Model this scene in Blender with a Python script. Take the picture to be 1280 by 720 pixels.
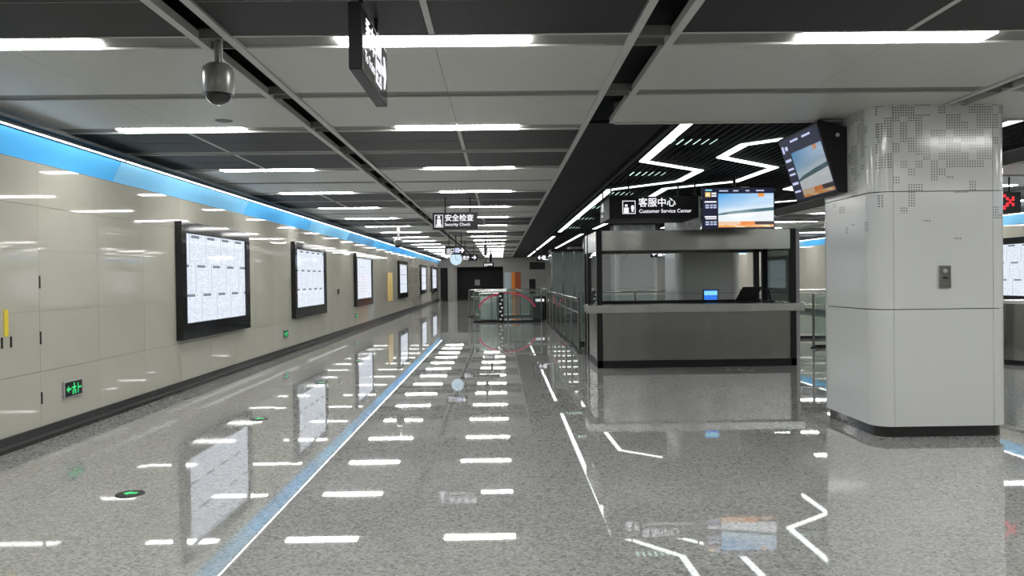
import bpy, bmesh, math, random
from mathutils import Vector, Matrix
random.seed(7)
S = bpy.context.scene
for o in list(bpy.data.objects):
    bpy.data.objects.remove(o)
C = S.collection

# ------------------------------------------------------------------ camera
cam_data = bpy.data.cameras.new('camera')
cam = bpy.data.objects.new('camera', cam_data)
C.objects.link(cam)
S.camera = cam
cam_data.sensor_width = 36.0
cam_data.lens = 36.0 * 1000 / 1280
cam_data.clip_end = 300
YAW, PITCH, ROLL = math.radians(0.851), math.radians(-0.669), 0.0125
fw = Vector((math.sin(YAW) * math.cos(PITCH), math.cos(YAW) * math.cos(PITCH), math.sin(PITCH)))
r0 = Vector((math.cos(YAW), -math.sin(YAW), 0))
u0 = r0.cross(fw)
rt = r0 * math.cos(ROLL) - u0 * math.sin(ROLL)
up = r0 * math.sin(ROLL) + u0 * math.cos(ROLL)
cam.matrix_world = Matrix(((rt.x, up.x, -fw.x, 0), (rt.y, up.y, -fw.y, 0), (rt.z, up.z, -fw.z, 1.6), (0, 0, 0, 1)))

# ------------------------------------------------------------------ world, exposure
S.world = bpy.data.worlds.new('world')
S.world.use_nodes = True
S.world.node_tree.nodes['Background'].inputs[0].default_value = (0.02, 0.02, 0.02, 1)
S.view_settings.view_transform = 'Standard'
S.view_settings.look = 'None'
S.view_settings.exposure = 0.0
S.view_settings.gamma = 1.0
S.view_settings.use_curve_mapping = False
S.cycles.use_denoising = True
S.cycles.max_bounces = 10
S.cycles.glossy_bounces = 5
S.cycles.transparent_max_bounces = 16
S.cycles.sample_clamp_indirect = 6.0
S.cycles.caustics_reflective = False
S.cycles.caustics_refractive = False
LAMP = 44.0        # emission of the ceiling light strips
ZIG = 3.0         # emission of the zigzag light lines
COVE = 15.0       # emission of the hidden cove strip

# ------------------------------------------------------------------ dimensions
ZC = 3.24                      # ceiling
XL = -4.72                     # left wall
AX = 4.32                      # axis of the hall (column row)
XR = 2 * AX - XL               # right wall
Y0, Y1 = -7.0, 62.0
PITCHY = 3.155
ROW0 = 5.53
def rowy(k): return ROW0 + PITCHY * k

# ------------------------------------------------------------------ material helpers
class NT:
    def __init__(self, name):
        self.m = bpy.data.materials.new(name)
        self.m.use_nodes = True
        self.t = self.m.node_tree
        self.b = self.t.nodes['Principled BSDF']
    def n(self, typ, **kw):
        x = self.t.nodes.new(typ)
        for k, v in kw.items():
            setattr(x, k, v)
        return x
    def put(self, sock, v):
        if v is None: return
        if isinstance(v, bpy.types.NodeSocket): self.t.links.new(v, sock)
        else:
            if isinstance(v, (tuple, list)) and len(v) == 3 and sock.type == 'RGBA': v = (*v, 1)
            sock.default_value = v
    def math(self, op, a, b=None, c=None):
        x = self.n('ShaderNodeMath', operation=op)
        for i, v in enumerate((a, b, c)): self.put(x.inputs[i], v)
        return x.outputs[0]
    def mix(self, fac, a, b):
        x = self.n('ShaderNodeMix', data_type='RGBA')
        self.put(x.inputs[0], fac); self.put(x.inputs[6], a); self.put(x.inputs[7], b)
        return x.outputs[2]
    def coord(self, kind='Object'):
        x = self.n('ShaderNodeTexCoord')
        return x.outputs[kind]
    def sep(self, v):
        x = self.n('ShaderNodeSeparateXYZ'); self.put(x.inputs[0], v)
        return x.outputs
    def comb(self, a, b, c=0.0):
        x = self.n('ShaderNodeCombineXYZ')
        for i, v in enumerate((a, b, c)): self.put(x.inputs[i], v)
        return x.outputs[0]
    def noise(self, vec, scale, detail=2.0, rough=0.5):
        x = self.n('ShaderNodeTexNoise')
        self.put(x.inputs['Vector'], vec); x.inputs['Scale'].default_value = scale
        x.inputs['Detail'].default_value = detail; x.inputs['Roughness'].default_value = rough
        return x.outputs['Fac']
    def white(self, vec):
        x = self.n('ShaderNodeTexWhiteNoise', noise_dimensions='3D'); self.put(x.inputs['Vector'], vec)
        return x.outputs['Value']
    def ramp(self, fac, stops, interp='LINEAR'):
        x = self.n('ShaderNodeValToRGB'); self.put(x.inputs[0], fac)
        x.color_ramp.interpolation = interp
        e = x.color_ramp.elements
        while len(e) < len(stops): e.new(0.5)
        for q, (p, c) in zip(e, stops):
            q.position = p; q.color = (*c, 1) if len(c) == 3 else c
        return x.outputs[0]
    def gt(self, a, b): return self.math('GREATER_THAN', a, b)
    def lt(self, a, b): return self.math('LESS_THAN', a, b)
    def band(self, v, lo, hi): return self.math('MULTIPLY', self.gt(v, lo), self.lt(v, hi))
    def set(self, **kw):
        names = dict(col='Base Color', rough='Roughness', metal='Metallic', ior='IOR', emit='Emission Color',
                     power='Emission Strength', coat='Coat Weight', coat_rough='Coat Roughness', normal='Normal',
                     aniso='Anisotropic', spec='Specular IOR Level', alpha='Alpha')
        for k, v in kw.items(): self.put(self.b.inputs[names[k]], v)
        return self.m

def plain(name, col, rough=0.5, metal=0.0, **kw):
    """a painted or metal surface: base colour with a faint procedural mottling"""
    t = NT(name)
    nz = t.noise(t.coord(), 9.0, 3.0)
    c = t.mix(nz, tuple(v * 0.93 for v in col), tuple(min(1, v * 1.07) for v in col))
    return t.set(col=c, rough=rough, metal=metal, **kw)

def glow(name, col, power):
    t = NT(name)
    return t.set(col=(0.03, 0.03, 0.03), rough=0.35, emit=col, power=power, spec=0.2)

def mat_granite():
    t = NT('granite')
    co = t.coord()
    a = t.noise(co, 55.0, 2.0, 0.6)
    v = t.n('ShaderNodeTexVoronoi'); t.put(v.inputs['Vector'], co); v.inputs['Scale'].default_value = 62.0
    cell = t.sep(v.outputs['Color'])[0]
    sp = t.math('ADD', t.math('MULTIPLY', a, 0.45), t.math('MULTIPLY', cell, 0.55))
    c = t.ramp(sp, [(0.12, (0.11, 0.11, 0.105)), (0.34, (0.26, 0.26, 0.25)), (0.6, (0.36, 0.36, 0.345)), (0.85, (0.45, 0.45, 0.435))])
    big = t.noise(co, 0.55, 3.0)
    c = t.mix(t.math('MULTIPLY', big, 0.35), c, (0.22, 0.22, 0.21))
    xyz = t.sep(co)
    j = None
    for s in (0, 1):
        fr = t.math('FRACT', t.math('DIVIDE', xyz[s], 0.8))
        l = t.lt(fr, 0.004)
        j = l if j is None else t.math('MAXIMUM', j, l)
    c = t.mix(t.math('MULTIPLY', j, 0.35), c, (0.12, 0.12, 0.12))
    ro = t.math('ADD', 0.010, t.math('MULTIPLY', t.noise(co, 1.4, 3.0), 0.018))
    return t.set(col=c, rough=ro, ior=2.15)

def mat_wall():
    t = NT('glazed_beige_panel')
    co = t.coord()
    nz = t.noise(co, 1.1, 3.0)
    c = t.mix(nz, (0.40, 0.385, 0.325), (0.46, 0.445, 0.385))
    return t.set(col=c, rough=0.035, ior=1.5)

def mat_perf():
    t = NT('dark_perforated_metal')
    xyz = t.sep(t.coord())
    d = None
    for s in (0, 1):
        fr = t.math('SUBTRACT', t.math('FRACT', t.math('MULTIPLY', xyz[s], 55.0)), 0.5)
        q = t.math('MULTIPLY', fr, fr)
        d = q if d is None else t.math('ADD', d, q)
    hole = t.lt(d, 0.07)
    c = t.mix(hole, (0.026, 0.026, 0.027), (0.008, 0.008, 0.008))
    return t.set(col=c, rough=0.5, spec=0.15)

def mat_column():
    t = NT('enamel_column_panel')
    xyz = t.sep(t.coord('Object'))
    geo = t.n('ShaderNodeNewGeometry')
    nx = t.math('ABSOLUTE', t.sep(geo.outputs['Normal'])[0])
    side = t.gt(nx, 0.7)
    h = t.math('ADD', t.math('MULTIPLY', side, xyz[1]), t.math('MULTIPLY', t.math('SUBTRACT', 1.0, side), xyz[0]))
    z = xyz[2]
    p = 0.025
    gu = t.math('DIVIDE', h, p); gv = t.math('DIVIDE', z, p)
    fu = t.math('ABSOLUTE', t.math('SUBTRACT', t.math('FRACT', gu), 0.5))
    fv = t.math('ABSOLUTE', t.math('SUBTRACT', t.math('FRACT', gv), 0.5))
    dot = t.math('MULTIPLY', t.lt(fu, 0.26), t.lt(fv, 0.26))
    bu = t.math('FLOOR', t.math('DIVIDE', gu, 3.0)); bv = t.math('FLOOR', t.math('DIVIDE', gv, 3.0))
    blk = t.white(t.comb(bu, bv, 1.0))
    big = t.white(t.comb(t.math('FLOOR', t.math('DIVIDE', gu, 6.0)), t.math('FLOOR', t.math('DIVIDE', gv, 5.0)), 4.0))
    val = t.math('ADD', t.math('MULTIPLY', blk, 0.6), t.math('MULTIPLY', big, 0.4))
    thr = t.n('ShaderNodeMapRange'); t.put(thr.inputs[0], z)
    for i, v in enumerate((1.8, 2.9, 0.98, 0.42)): thr.inputs[i + 1].default_value = v
    on = t.math('MULTIPLY', dot, t.gt(val, thr.outputs[0]))
    on = t.math('MULTIPLY', on, t.gt(z, 1.9))
    c = t.mix(on, (0.53, 0.54, 0.53), (0.13, 0.13, 0.13))
    return t.set(col=c, rough=0.14, ior=1.5)

def mat_steel(name, col, rough, aniso=0.75):
    t = NT(name)
    xyz = t.sep(t.coord())
    nz = t.noise(t.comb(t.math('MULTIPLY', xyz[0], 1.0), t.math('MULTIPLY', xyz[1], 1.0), t.math('MULTIPLY', xyz[2], 260.0)), 3.0, 2.0)
    c = t.mix(nz, tuple(v * 0.97 for v in col), tuple(v * 1.03 for v in col))
    r = t.math('ADD', rough, t.math('MULTIPLY', nz, 0.01))
    wv = t.noise(t.comb(t.math('MULTIPLY', xyz[0], 1.0), t.math('MULTIPLY', xyz[1], 1.0), 0.0), 1.3, 1.0)
    bp = t.n('ShaderNodeBump'); bp.inputs['Strength'].default_value = 0.5; bp.inputs['Distance'].default_value = 0.12
    t.put(bp.inputs['Height'], wv)
    return t.set(col=c, rough=r, metal=1.0, aniso=aniso, normal=bp.outputs[0])

def mat_glass(name, tint, opac=0.12, rough=0.02):
    t = NT(name)
    tr = t.n('ShaderNodeBsdfTransparent'); t.put(tr.inputs[0], tint)
    gl = t.n('ShaderNodeBsdfGlossy'); gl.inputs['Roughness'].default_value = rough
    df = t.n('ShaderNodeBsdfDiffuse'); t.put(df.inputs[0], t.mix(t.noise(t.coord(), 3.0), (0.30, 0.36, 0.35), (0.38, 0.44, 0.43)))
    fr = t.n('ShaderNodeFresnel'); fr.inputs[0].default_value = 1.5
    m0 = t.n('ShaderNodeMixShader'); m0.inputs[0].default_value = opac
    t.t.links.new(tr.outputs[0], m0.inputs[1]); t.t.links.new(df.outputs[0], m0.inputs[2])
    m1 = t.n('ShaderNodeMixShader')
    t.put(m1.inputs[0], t.math('MULTIPLY', fr.outputs[0], 0.9))
    t.t.links.new(m0.outputs[0], m1.inputs[1]); t.t.links.new(gl.outputs[0], m1.inputs[2])
    t.t.links.new(m1.outputs[0], t.t.nodes['Material Output'].inputs[0])
    return t.m

def mat_board(name, cols, rows, labels=True, shift=0.35):
    """backlit paper notices: white sheets with rows of small print and dark headings"""
    t = NT(name)
    uv = t.sep(t.coord('UV'))
    u, v = uv[0], uv[1]
    rr = t.math('MULTIPLY', v, rows)
    ri = t.math('FLOOR', rr); fv = t.math('FRACT', rr)
    cc = t.math('ADD', t.math('MULTIPLY', u, cols), t.math('MULTIPLY', ri, shift))
    ci = t.math('FLOOR', cc); fu = t.math('FRACT', cc)
    lines = t.math('FRACT', t.math('MULTIPLY', v, rows * 13.0))
    lid = t.math('FLOOR', t.math('MULTIPLY', v, rows * 13.0))
    word = t.white(t.comb(t.math('FLOOR', t.math('MULTIPLY', u, cols * 9.0)), lid, 2.0))
    ink = t.math('MULTIPLY', t.lt(lines, 0.45), t.gt(word, 0.45))
    ink = t.math('MULTIPLY', ink, t.math('MULTIPLY', t.band(fu, 0.08, 0.92), t.lt(fv, 0.84)))
    c = t.mix(t.math('MULTIPLY', ink, 0.32), (0.80, 0.86, 0.96), (0.30, 0.34, 0.40))
    c = t.mix(t.math('MULTIPLY', t.lt(fu, 0.05), 0.6), c, (0.36, 0.40, 0.52))
    if labels:
        hd = t.math('MULTIPLY', t.band(fv, 0.87, 0.965), t.band(fu, 0.12, 0.62))
        c = t.mix(t.math('MULTIPLY', hd, 0.85), c, (0.10, 0.12, 0.16))
        tick = t.math('MULTIPLY', t.band(fv, 0.89, 0.95), t.band(fu, 0.70, 0.78))
        c = t.mix(t.math('MULTIPLY', tick, 0.6), c, (0.35, 0.45, 0.20))
    return t.set(col=(0.02, 0.02, 0.02), rough=0.05, emit=c, power=1.0)

def mat_picture(name, power):
    """video still: bright coast under a blue sky with an orange caption bar"""
    t = NT(name)
    uv = t.sep(t.coord('UV'))
    u, v = uv[0], uv[1]
    nz = t.noise(t.comb(u, t.math('MULTIPLY', v, 3.0)), 4.0, 3.0)
    sky = t.ramp(t.math('ADD', v, t.math('MULTIPLY', u, -0.12)), [(0.5, (0.62, 0.78, 0.92)), (0.62, (0.35, 0.60, 0.86)), (0.95, (0.10, 0.42, 0.85))])
    sky = t.mix(t.math('MULTIPLY', u, t.math('MULTIPLY', nz, 1.1)), sky, (0.80, 0.90, 1.0))
    sand = t.mix(nz, (0.75, 0.85, 0.92), (0.95, 0.96, 0.96))
    lo = t.math('ADD', 0.36, t.math('MULTIPLY', u, 0.13))
    hi = t.math('ADD', 0.37, t.math('MULTIPLY', t.math('POWER', u, 0.6), 0.20))
    c = t.mix(t.gt(v, lo), sand, (0.07, 0.16, 0.20))
    c = t.mix(t.gt(v, t.math('ADD', hi, t.math('MULTIPLY', nz, 0.03))), c, sky)
    bar = t.mix(t.gt(u, 0.66), t.mix(t.lt(u, 0.4), (0.85, 0.26, 0.05), (0.85, 0.6, 0.4)), (0.05, 0.03, 0.03))
    c = t.mix(t.lt(v, 0.17), c, bar)
    c = t.mix(t.lt(v, 0.07), c, t.mix(t.gt(nz, 0.5), (0.85, 0.35, 0.08), (0.95, 0.70, 0.40)))
    c = t.mix(t.math('MULTIPLY', t.gt(v, 0.9), t.band(u, 0.72, 0.83)), c, (0.85, 0.32, 0.06))
    return t.set(col=(0.01, 0.01, 0.01), rough=0.08, emit=c, power=power)

M = dict(
    granite=mat_granite(), wall=mat_wall(), perf=mat_perf(), column=mat_column(),
    joint=plain('dark_joint', (0.12, 0.12, 0.115), 0.6),
    wall_joint=plain('wall_grout', (0.27, 0.26, 0.22), 0.5),
    skirt=plain('black_stone_skirting', (0.018, 0.018, 0.019), 0.12),
    skirt_band=plain('grey_skirting_band', (0.045, 0.044, 0.042), 0.2),
    cpanel=plain('grey_ceiling_panel', (0.50, 0.50, 0.47), 0.38),
    rail=plain('ceiling_rail_grey', (0.50, 0.50, 0.48), 0.4),
    channel=plain('ceiling_channel_grey', (0.16, 0.16, 0.148), 0.5),
    plenum=plain('plenum_black', (0.012, 0.012, 0.012), 0.9),
    slat=plain('black_ceiling_slat', (0.010, 0.010, 0.011), 0.6, spec=0.12),
    black=plain('black_paint', (0.012, 0.012, 0.013), 0.45, spec=0.2),
    gloss_black=plain('gloss_black', (0.010, 0.010, 0.012), 0.08),
    steel=mat_steel('brushed_steel', (0.30, 0.30, 0.285), 0.24, 0.5),
    top_steel=mat_steel('counter_top_steel', (0.50, 0.50, 0.48), 0.26, 0.4),
    bright_steel=mat_steel('polished_steel', (0.62, 0.62, 0.60), 0.12, 0.3),
    glass=mat_glass('barrier_glass', (0.87, 0.93, 0.91), 0.08),
    frost=mat_glass('frosted_glass', (0.55, 0.62, 0.61), 0.62, 0.12),
    lamp=glow('ceiling_lamp_white', (1.0, 1.0, 0.98), LAMP),
    zig=glow('zigzag_lamp', (0.93, 1.0, 0.98), ZIG),
    tube=glow('plenum_tube', (0.62, 0.92, 0.85), 1.3),
    cove_led=glow('cove_strip', (1.0, 1.0, 1.0), COVE),
    lit=glow('lit_white', (0.93, 0.93, 1.0), 1.05),
    lit_green=glow('lit_green', (0.03, 0.75, 0.22), 1.0),
    lit_red=glow('lit_red', (1.0, 0.02, 0.03), 1.4),
    lit_clock=glow('lit_clock', (0.62, 0.80, 0.95), 1.0),
    lit_blue=glow('lit_blue', (0.03, 0.20, 0.85), 1.0),
    lit_cyan=glow('lit_cyan', (0.25, 0.75, 0.95), 1.0),
    lit_yellow=glow('lit_yellow', (0.9, 0.65, 0.18), 1.0),
    lit_navy=glow('lit_navy', (0.006, 0.008, 0.03), 1.0),
    lit_text=glow('lit_text', (0.55, 0.6, 0.85), 1.0),
    yellow=plain('yellow_label', (0.72, 0.55, 0.04), 0.4),
    ochre=plain('ochre_panel', (0.62, 0.44, 0.14), 0.4),
    orange=plain('orange_door', (0.75, 0.24, 0.02), 0.4),
    orange_dark=plain('rust_door', (0.32, 0.06, 0.01), 0.4),
    red=plain('red_plastic', (0.55, 0.03, 0.09), 0.35),
    grey=plain('grey_plastic', (0.30, 0.30, 0.30), 0.35),
    dome=plain('camera_housing', (0.17, 0.165, 0.15), 0.3, 0.2),
    smoke=plain('smoked_dome', (0.008, 0.008, 0.008), 0.04),
    paleblue=plain('pale_blue_panel', (0.40, 0.48, 0.52), 0.4),
    white=plain('white_panel', (0.7, 0.7, 0.69), 0.4),
    endwall=plain('end_wall_grey', (0.28, 0.27, 0.25), 0.3),
    shutter=plain('dark_shutter', (0.012, 0.011, 0.011), 0.5, spec=0.2),
    speaker=plain('speaker_grille', (0.16, 0.16, 0.155), 0.6),
    board3=mat_board('notice_sheets_three_rows', 4.2, 3.0),
    board2=mat_board('notice_sheets_wide', 5.0, 3.0, shift=0.2),
    boardv=mat_board('notice_sheets_tall', 5.0, 1.0, False, 0.0),
    pic=mat_picture('screen_picture', 1.0), pic2=mat_picture('screen_picture_dim', 0.45),
)
def cove_mat(i, a, b):
    t = NT('blue_cove_print')
    nz = t.noise(t.coord(), 0.9, 3.0)
    c = t.mix(nz, a, b)
    return t.set(col=t.mix(0.12, c, (0.6, 0.72, 0.8)), rough=0.35, emit=c, power=0.42)
COVES = [cove_mat(0, (0.012, 0.26, 0.74), (0.02, 0.36, 0.80)), cove_mat(1, (0.02, 0.32, 0.76), (0.04, 0.44, 0.82)),
         cove_mat(2, (0.08, 0.40, 0.72), (0.22, 0.52, 0.74)), cove_mat(3, (0.02, 0.20, 0.50), (0.08, 0.36, 0.62))]

# ------------------------------------------------------------------ object helpers
def tag(o, label=None, cat=None, group=None, kind=None):
    if label: o['label'] = label
    if cat: o['category'] = cat
    if group: o['group'] = group
    if kind: o['kind'] = kind
    return o
def thing(name, loc, label, cat, group=None):
    o = bpy.data.objects.new(name, None)
    o.empty_display_size = 0.1
    C.objects.link(o)
    o.location = loc
    return tag(o, label, cat, group)
def base(parent):
    v = Vector((0, 0, 0))
    while parent is not None:
        v = v + Vector(parent.location); parent = parent.parent
    return v
class MB:
    """collects shapes given in world metres, then links them as ONE mesh object"""
    def __init__(self):
        self.v, self.f, self.uv = [], [], {}
    def box(self, x0, x1, y0, y1, z0, z1):
        i = len(self.v)
        self.v += [(x, y, z) for z in (z0, z1) for y in (y0, y1) for x in (x0, x1)]
        self.f += [tuple(i + k for k in q) for q in ((0, 2, 3, 1), (4, 5, 7, 6), (0, 1, 5, 4), (2, 6, 7, 3), (0, 4, 6, 2), (1, 3, 7, 5))]
        return self
    def quad(self, a, b, c, d):
        """corners counter-clockwise from the lower left, with a UV square"""
        i = len(self.v)
        self.v += [tuple(p) for p in (a, b, c, d)]
        self.uv[len(self.f)] = ((0, 0), (1, 0), (1, 1), (0, 1))
        self.f.append((i, i + 1, i + 2, i + 3))
        return self
    def prism(self, pts, vec):
        """closed polygon extruded along vec"""
        i = len(self.v); n = len(pts); vec = Vector(vec)
        self.v += [tuple(p) for p in pts] + [tuple(Vector(p) + vec) for p in pts]
        self.f.append(tuple(range(i + n - 1, i - 1, -1)))
        self.f.append(tuple(range(i + n, i + 2 * n)))
        for k in range(n):
            j = (k + 1) % n
            self.f.append((i + k, i + j, i + n + j, i + n + k))
        return self
    def tube(self, a, b, r, n=12, r2=None):
        a, b = Vector(a), Vector(b); d = (b - a).normalized()
        s = d.orthogonal().normalized(); t = d.cross(s)
        r2 = r if r2 is None else r2
        i = len(self.v)
        for p, q in ((a, r), (b, r2)):
            self.v += [tuple(p + (s * math.cos(2 * math.pi * k / n) + t * math.sin(2 * math.pi * k / n)) * q) for k in range(n)]
        self.f.append(tuple(range(i + n - 1, i - 1, -1))); self.f.append(tuple(range(i + n, i + 2 * n)))
        for k in range(n):
            j = (k + 1) % n
            self.f.append((i + k, i + j, i + n + j, i + n + k))
        return self
    def lathe(self, cx, cy, prof, n=28):
        """profile [(radius, z)] from bottom to top around a vertical axis"""
        i = len(self.v); m = len(prof)
        for r, z in prof:
            self.v += [(cx + r * math.cos(2 * math.pi * k / n), cy + r * math.sin(2 * math.pi * k / n), z) for k in range(n)]
        for q in range(m - 1):
            for k in range(n):
                j = (k + 1) % n
                self.f.append((i + q * n + k, i + q * n + j, i + (q + 1) * n + j, i + (q + 1) * n + k))
        self.f.append(tuple(range(i + n - 1, i - 1, -1)))
        self.f.append(tuple(range(i + (m - 1) * n, i + m * n)))
        return self
    def build(self, name, mat, parent=None, smooth=False, bevel=0.0, origin=None):
        me = bpy.data.meshes.new(name)
        o0 = base(parent)
        loc = Vector(origin) - o0 if origin is not None else Vector((0, 0, 0))
        off = o0 + loc
        me.from_pydata([tuple(Vector(p) - off) for p in self.v], [], self.f)
        if self.uv:
            lay = me.uv_layers.new(name='UVMap')
            for fi, q in self.uv.items():
                for li, c in zip(me.polygons[fi].loop_indices, q): lay.data[li].uv = c
        if bevel:
            bm = bmesh.new(); bm.from_mesh(me)
            bmesh.ops.remove_doubles(bm, verts=bm.verts, dist=1e-5)
            bmesh.ops.bevel(bm, geom=list(bm.edges), offset=bevel, segments=2, affect='EDGES', profile=0.5)
            bm.to_mesh(me); bm.free()
        me.materials.append(M[mat] if isinstance(mat, str) else mat)
        if smooth:
            for p in me.polygons: p.use_smooth = True
            me.set_sharp_from_angle(angle=math.radians(38))
        ob = bpy.data.objects.new(name, me)
        C.objects.link(ob)
        ob.location = loc
        ob.parent = parent
        return ob
def dup(src, parent, loc, rot=None):
    c = src.copy(); C.objects.link(c); c.parent = parent
    c.location = Vector(loc) - base(parent)
    if rot: c.rotation_euler = rot
    return c
def struct(o): return tag(o, kind='structure')

FONT_MESH = {}
def text(body, size, mat, parent, pos, xdir, zdir=(0, 0, 1), name='lettering', align='LEFT', bold=0.0):
    """flat lettering as a mesh; pos is the lower-left of the baseline in the world"""
    key = (body, size, align)
    if key not in FONT_MESH:
        cu = bpy.data.curves.new('type', 'FONT')
        cu.body = body; cu.size = size; cu.align_x = align; cu.resolution_u = 3
        tmp = bpy.data.objects.new('type', cu)
        C.objects.link(tmp)
        bpy.context.view_layer.update()
        dg = bpy.context.evaluated_depsgraph_get()
        FONT_MESH[key] = bpy.data.meshes.new_from_object(tmp.evaluated_get(dg))
        bpy.data.objects.remove(tmp)
    me = FONT_MESH[key].copy()
    xd, zd = Vector(xdir).normalized(), Vector(zdir).normalized()
    off = Vector(pos) - base(parent)
    if bold:                                     # heavier weight: the same outline laid over itself, slightly shifted
        vs = [v.co.copy() for v in me.vertices]; fs = [tuple(p.vertices) for p in me.polygons]
        V, F = [], []
        for q, (dx, dy) in enumerate(((0, 0), (bold, 0), (0, bold), (bold, bold))):
            F += [tuple(i + len(V) for i in f) for f in fs]
            V += [(v.x + dx - bold / 2, v.y + dy - bold / 2, 0.0002 * q) for v in vs]
        me = bpy.data.meshes.new(name); me.from_pydata(V, [], F)
    nd = xd.cross(zd)
    for v in me.vertices:
        v.co = off + xd * v.co.x + zd * v.co.y + nd * v.co.z
    me.materials.clear(); me.materials.append(M[mat])
    me.name = name
    o = bpy.data.objects.new(name, me)
    C.objects.link(o); o.parent = parent
    return o
ORD = ['nearest', 'second', 'third', 'fourth', 'fifth', 'sixth', 'seventh', 'eighth', 'ninth', 'tenth', 'eleventh', 'twelfth',
       'thirteenth', 'fourteenth', 'fifteenth', 'sixteenth', 'seventeenth', 'eighteenth', 'nineteenth', 'twentieth']

# ================================================================== THE SETTING
floor = struct(MB().box(XL - 0.6, XR + 0.6, Y0 - 0.3, Y1 + 3, -0.25, 0.0).build('floor', 'granite'))

# ---- side walls: backing slab and individually set glazed panels
def side_wall(name, x, s):
    """s=+1: wall faces +X (left wall); s=-1: faces -X"""
    w = struct(MB().box(min(x, x - s * 0.22), max(x, x - s * 0.22), Y0, Y1, 0, 2.82).build(name, 'wall_joint'))
    PW = 1.2
    zs = [0.15, 0.71, 1.33, 1.95, 2.40, 2.84]
    n0 = int((Y1 - 1.0) / PW)
    protos = {}
    ystart = 8.225 - PW * 13
    for i in range(58):
        ya = ystart + i * PW
        if ya + PW > Y1 or (s < 0 and ya < 8): continue
        for q in range(5):
            za, zb = zs[q], zs[q + 1]
            cy, cz = ya + PW / 2, (za + zb) / 2
            h = (zb - za) / 2 - 0.002
            if q not in protos:
                p = MB().box(x if s > 0 else x - 0.02, x + 0.02 if s > 0 else x, -PW / 2 + 0.002, PW / 2 - 0.002, -h, h)
                protos[q] = p.build('wall_panel', 'wall', w, origin=(x, 0, 0))
                protos[q].location = (x, cy, cz)
                o = protos[q]
            else:
                o = dup(protos[q], w, (x, cy, cz))
            o.rotation_euler = (0, random.uniform(-1, 1) * 0.0016, random.uniform(-1, 1) * 0.0012)
    return w
wall_left = side_wall('wall_left', XL, 1)
wall_right = side_wall('wall_right', XR, -1)
for nm, x, s in (('baseboard_left', XL, 1), ('baseboard_right', XR, -1)):
    b = struct(MB().box(min(x, x + s * 0.035), max(x, x + s * 0.035), Y0, Y1, 0, 0.15).build(nm, 'skirt'))
    MB().box(min(x, x + s * 0.045), max(x, x + s * 0.045), Y0, Y1, 0.045, 0.075).build('skirting_band', 'skirt_band', b)

# hidden doors in the left wall: dark pull slots in the panels
for y, za, zb in ((8.235, 1.56, 1.69), (8.235, 0.99, 1.12), (8.235, 0.38, 0.50), (7.60, 1.0, 1.105), (7.74, 1.0, 1.105)):
    MB().box(XL + 0.018, XL + 0.026, y - 0.012, y + 0.012, za, zb).build('pull_slot', 'black', wall_left)

# ---- blue lit cove above each wall
def cove(name, x, s, label):
    """backlit blue panels leaning out from the wall top, a white light strip under the lip along their upper edge"""
    def bx(m, xa, xb, y0, y1, z0, z1): return m.box(min(x + s * xa, x + s * xb), max(x + s * xa, x + s * xb), y0, y1, z0, z1)
    t = struct(bx(MB(), -0.06, -0.3, Y0, Y1, 2.8, 3.6).build(name, 'channel'))
    ya, i = -5.05, 0
    while ya < Y1 - 0.1:
        yb = min(ya + 4.98, Y1)
        pts = []
        for k in range(9):
            a = k / 8
            pts.append((x + s * (-0.015 + 0.115 * a ** 1.15), ya + 0.004, 2.842 + 0.245 * a))
        back = [(p[0] - s * 0.03, p[1], p[2] + 0.01) for p in reversed(pts)]
        MB().prism(pts + back, (0, yb - ya - 0.008, 0)).build('cove_panel', COVES[[1, 0, 1, 2, 1, 2, 3][i % 7] if s > 0 else i % 3], t, smooth=True)
        bx(MB(), 0.150, 0.162, ya + 0.03, yb - 0.03, 3.091, 3.099).build('cove_light_strip', 'cove_led', t)
        bx(MB(), 0.06, 0.17, ya + 0.002, yb - 0.002, 3.0995, 3.108).build('cove_lip', 'channel', t)
        ya = yb; i += 1
    bx(MB(), -0.02, 0.022, Y0, Y1, 2.836, 2.842).build('wall_capping', 'channel', t)
    return t
cove('trim_1', XL, 1, 'left')
cove('trim_2', XR, -1, 'right')

# ---- ceiling
ceiling = struct(MB().box(XL - 0.5, 0.9, Y0, Y1, ZC + 0.22, ZC + 0.3).box(2 * AX - 0.9, XR + 0.5, Y0, Y1, ZC + 0.22, ZC + 0.3)
                 .box(0.9, 2 * AX - 0.9, Y0, 8.5, ZC + 0.22, ZC + 0.3).box(0.9, 2 * AX - 0.9, 8.5, Y1, 4.3, 4.4).build('ceiling', 'plenum'))
K0, K1 = -3, 17
# lanes: (x0, x1, y limit)
LANES = [(-4.74, -2.05, Y1), (-1.77, 0.90, Y1), (1.23, 4.32, 8.45), (4.60, 7.41, 8.45),
         (2 * AX - 0.90, 2 * AX + 1.77, Y1), (2 * AX + 2.05, XR + 0.02, Y1)]
GAPS = [(-2.05, -1.77, Y1), (0.90, 1.23, 8.45), (4.32, 4.60, 8.45), (7.41, 7.74, 8.45), (2 * AX + 1.77, 2 * AX + 2.05, Y1)]
CELL = {}
far_light, far_dark, far_chan = MB(), MB(), MB()
def put_panel(kind, x0, x1, y0, y1, near):
    if not near:
        (far_light if kind == 'ceiling_panel' else far_dark).box(x0, x1, y0, y1, ZC, ZC + 0.03)
        return
    key = (kind, round(x1 - x0, 3), round(y1 - y0, 3))
    cx, cy = (x0 + x1) / 2, (y0 + y1) / 2
    if key in CELL: dup(CELL[key], ceiling, (cx, cy, ZC))
    else:
        CELL[key] = MB().box(x0, x1, y0, y1, ZC, ZC + 0.03).build(kind, 'cpanel' if kind == 'ceiling_panel' else 'perf', ceiling, origin=(cx, cy, ZC))
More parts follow.
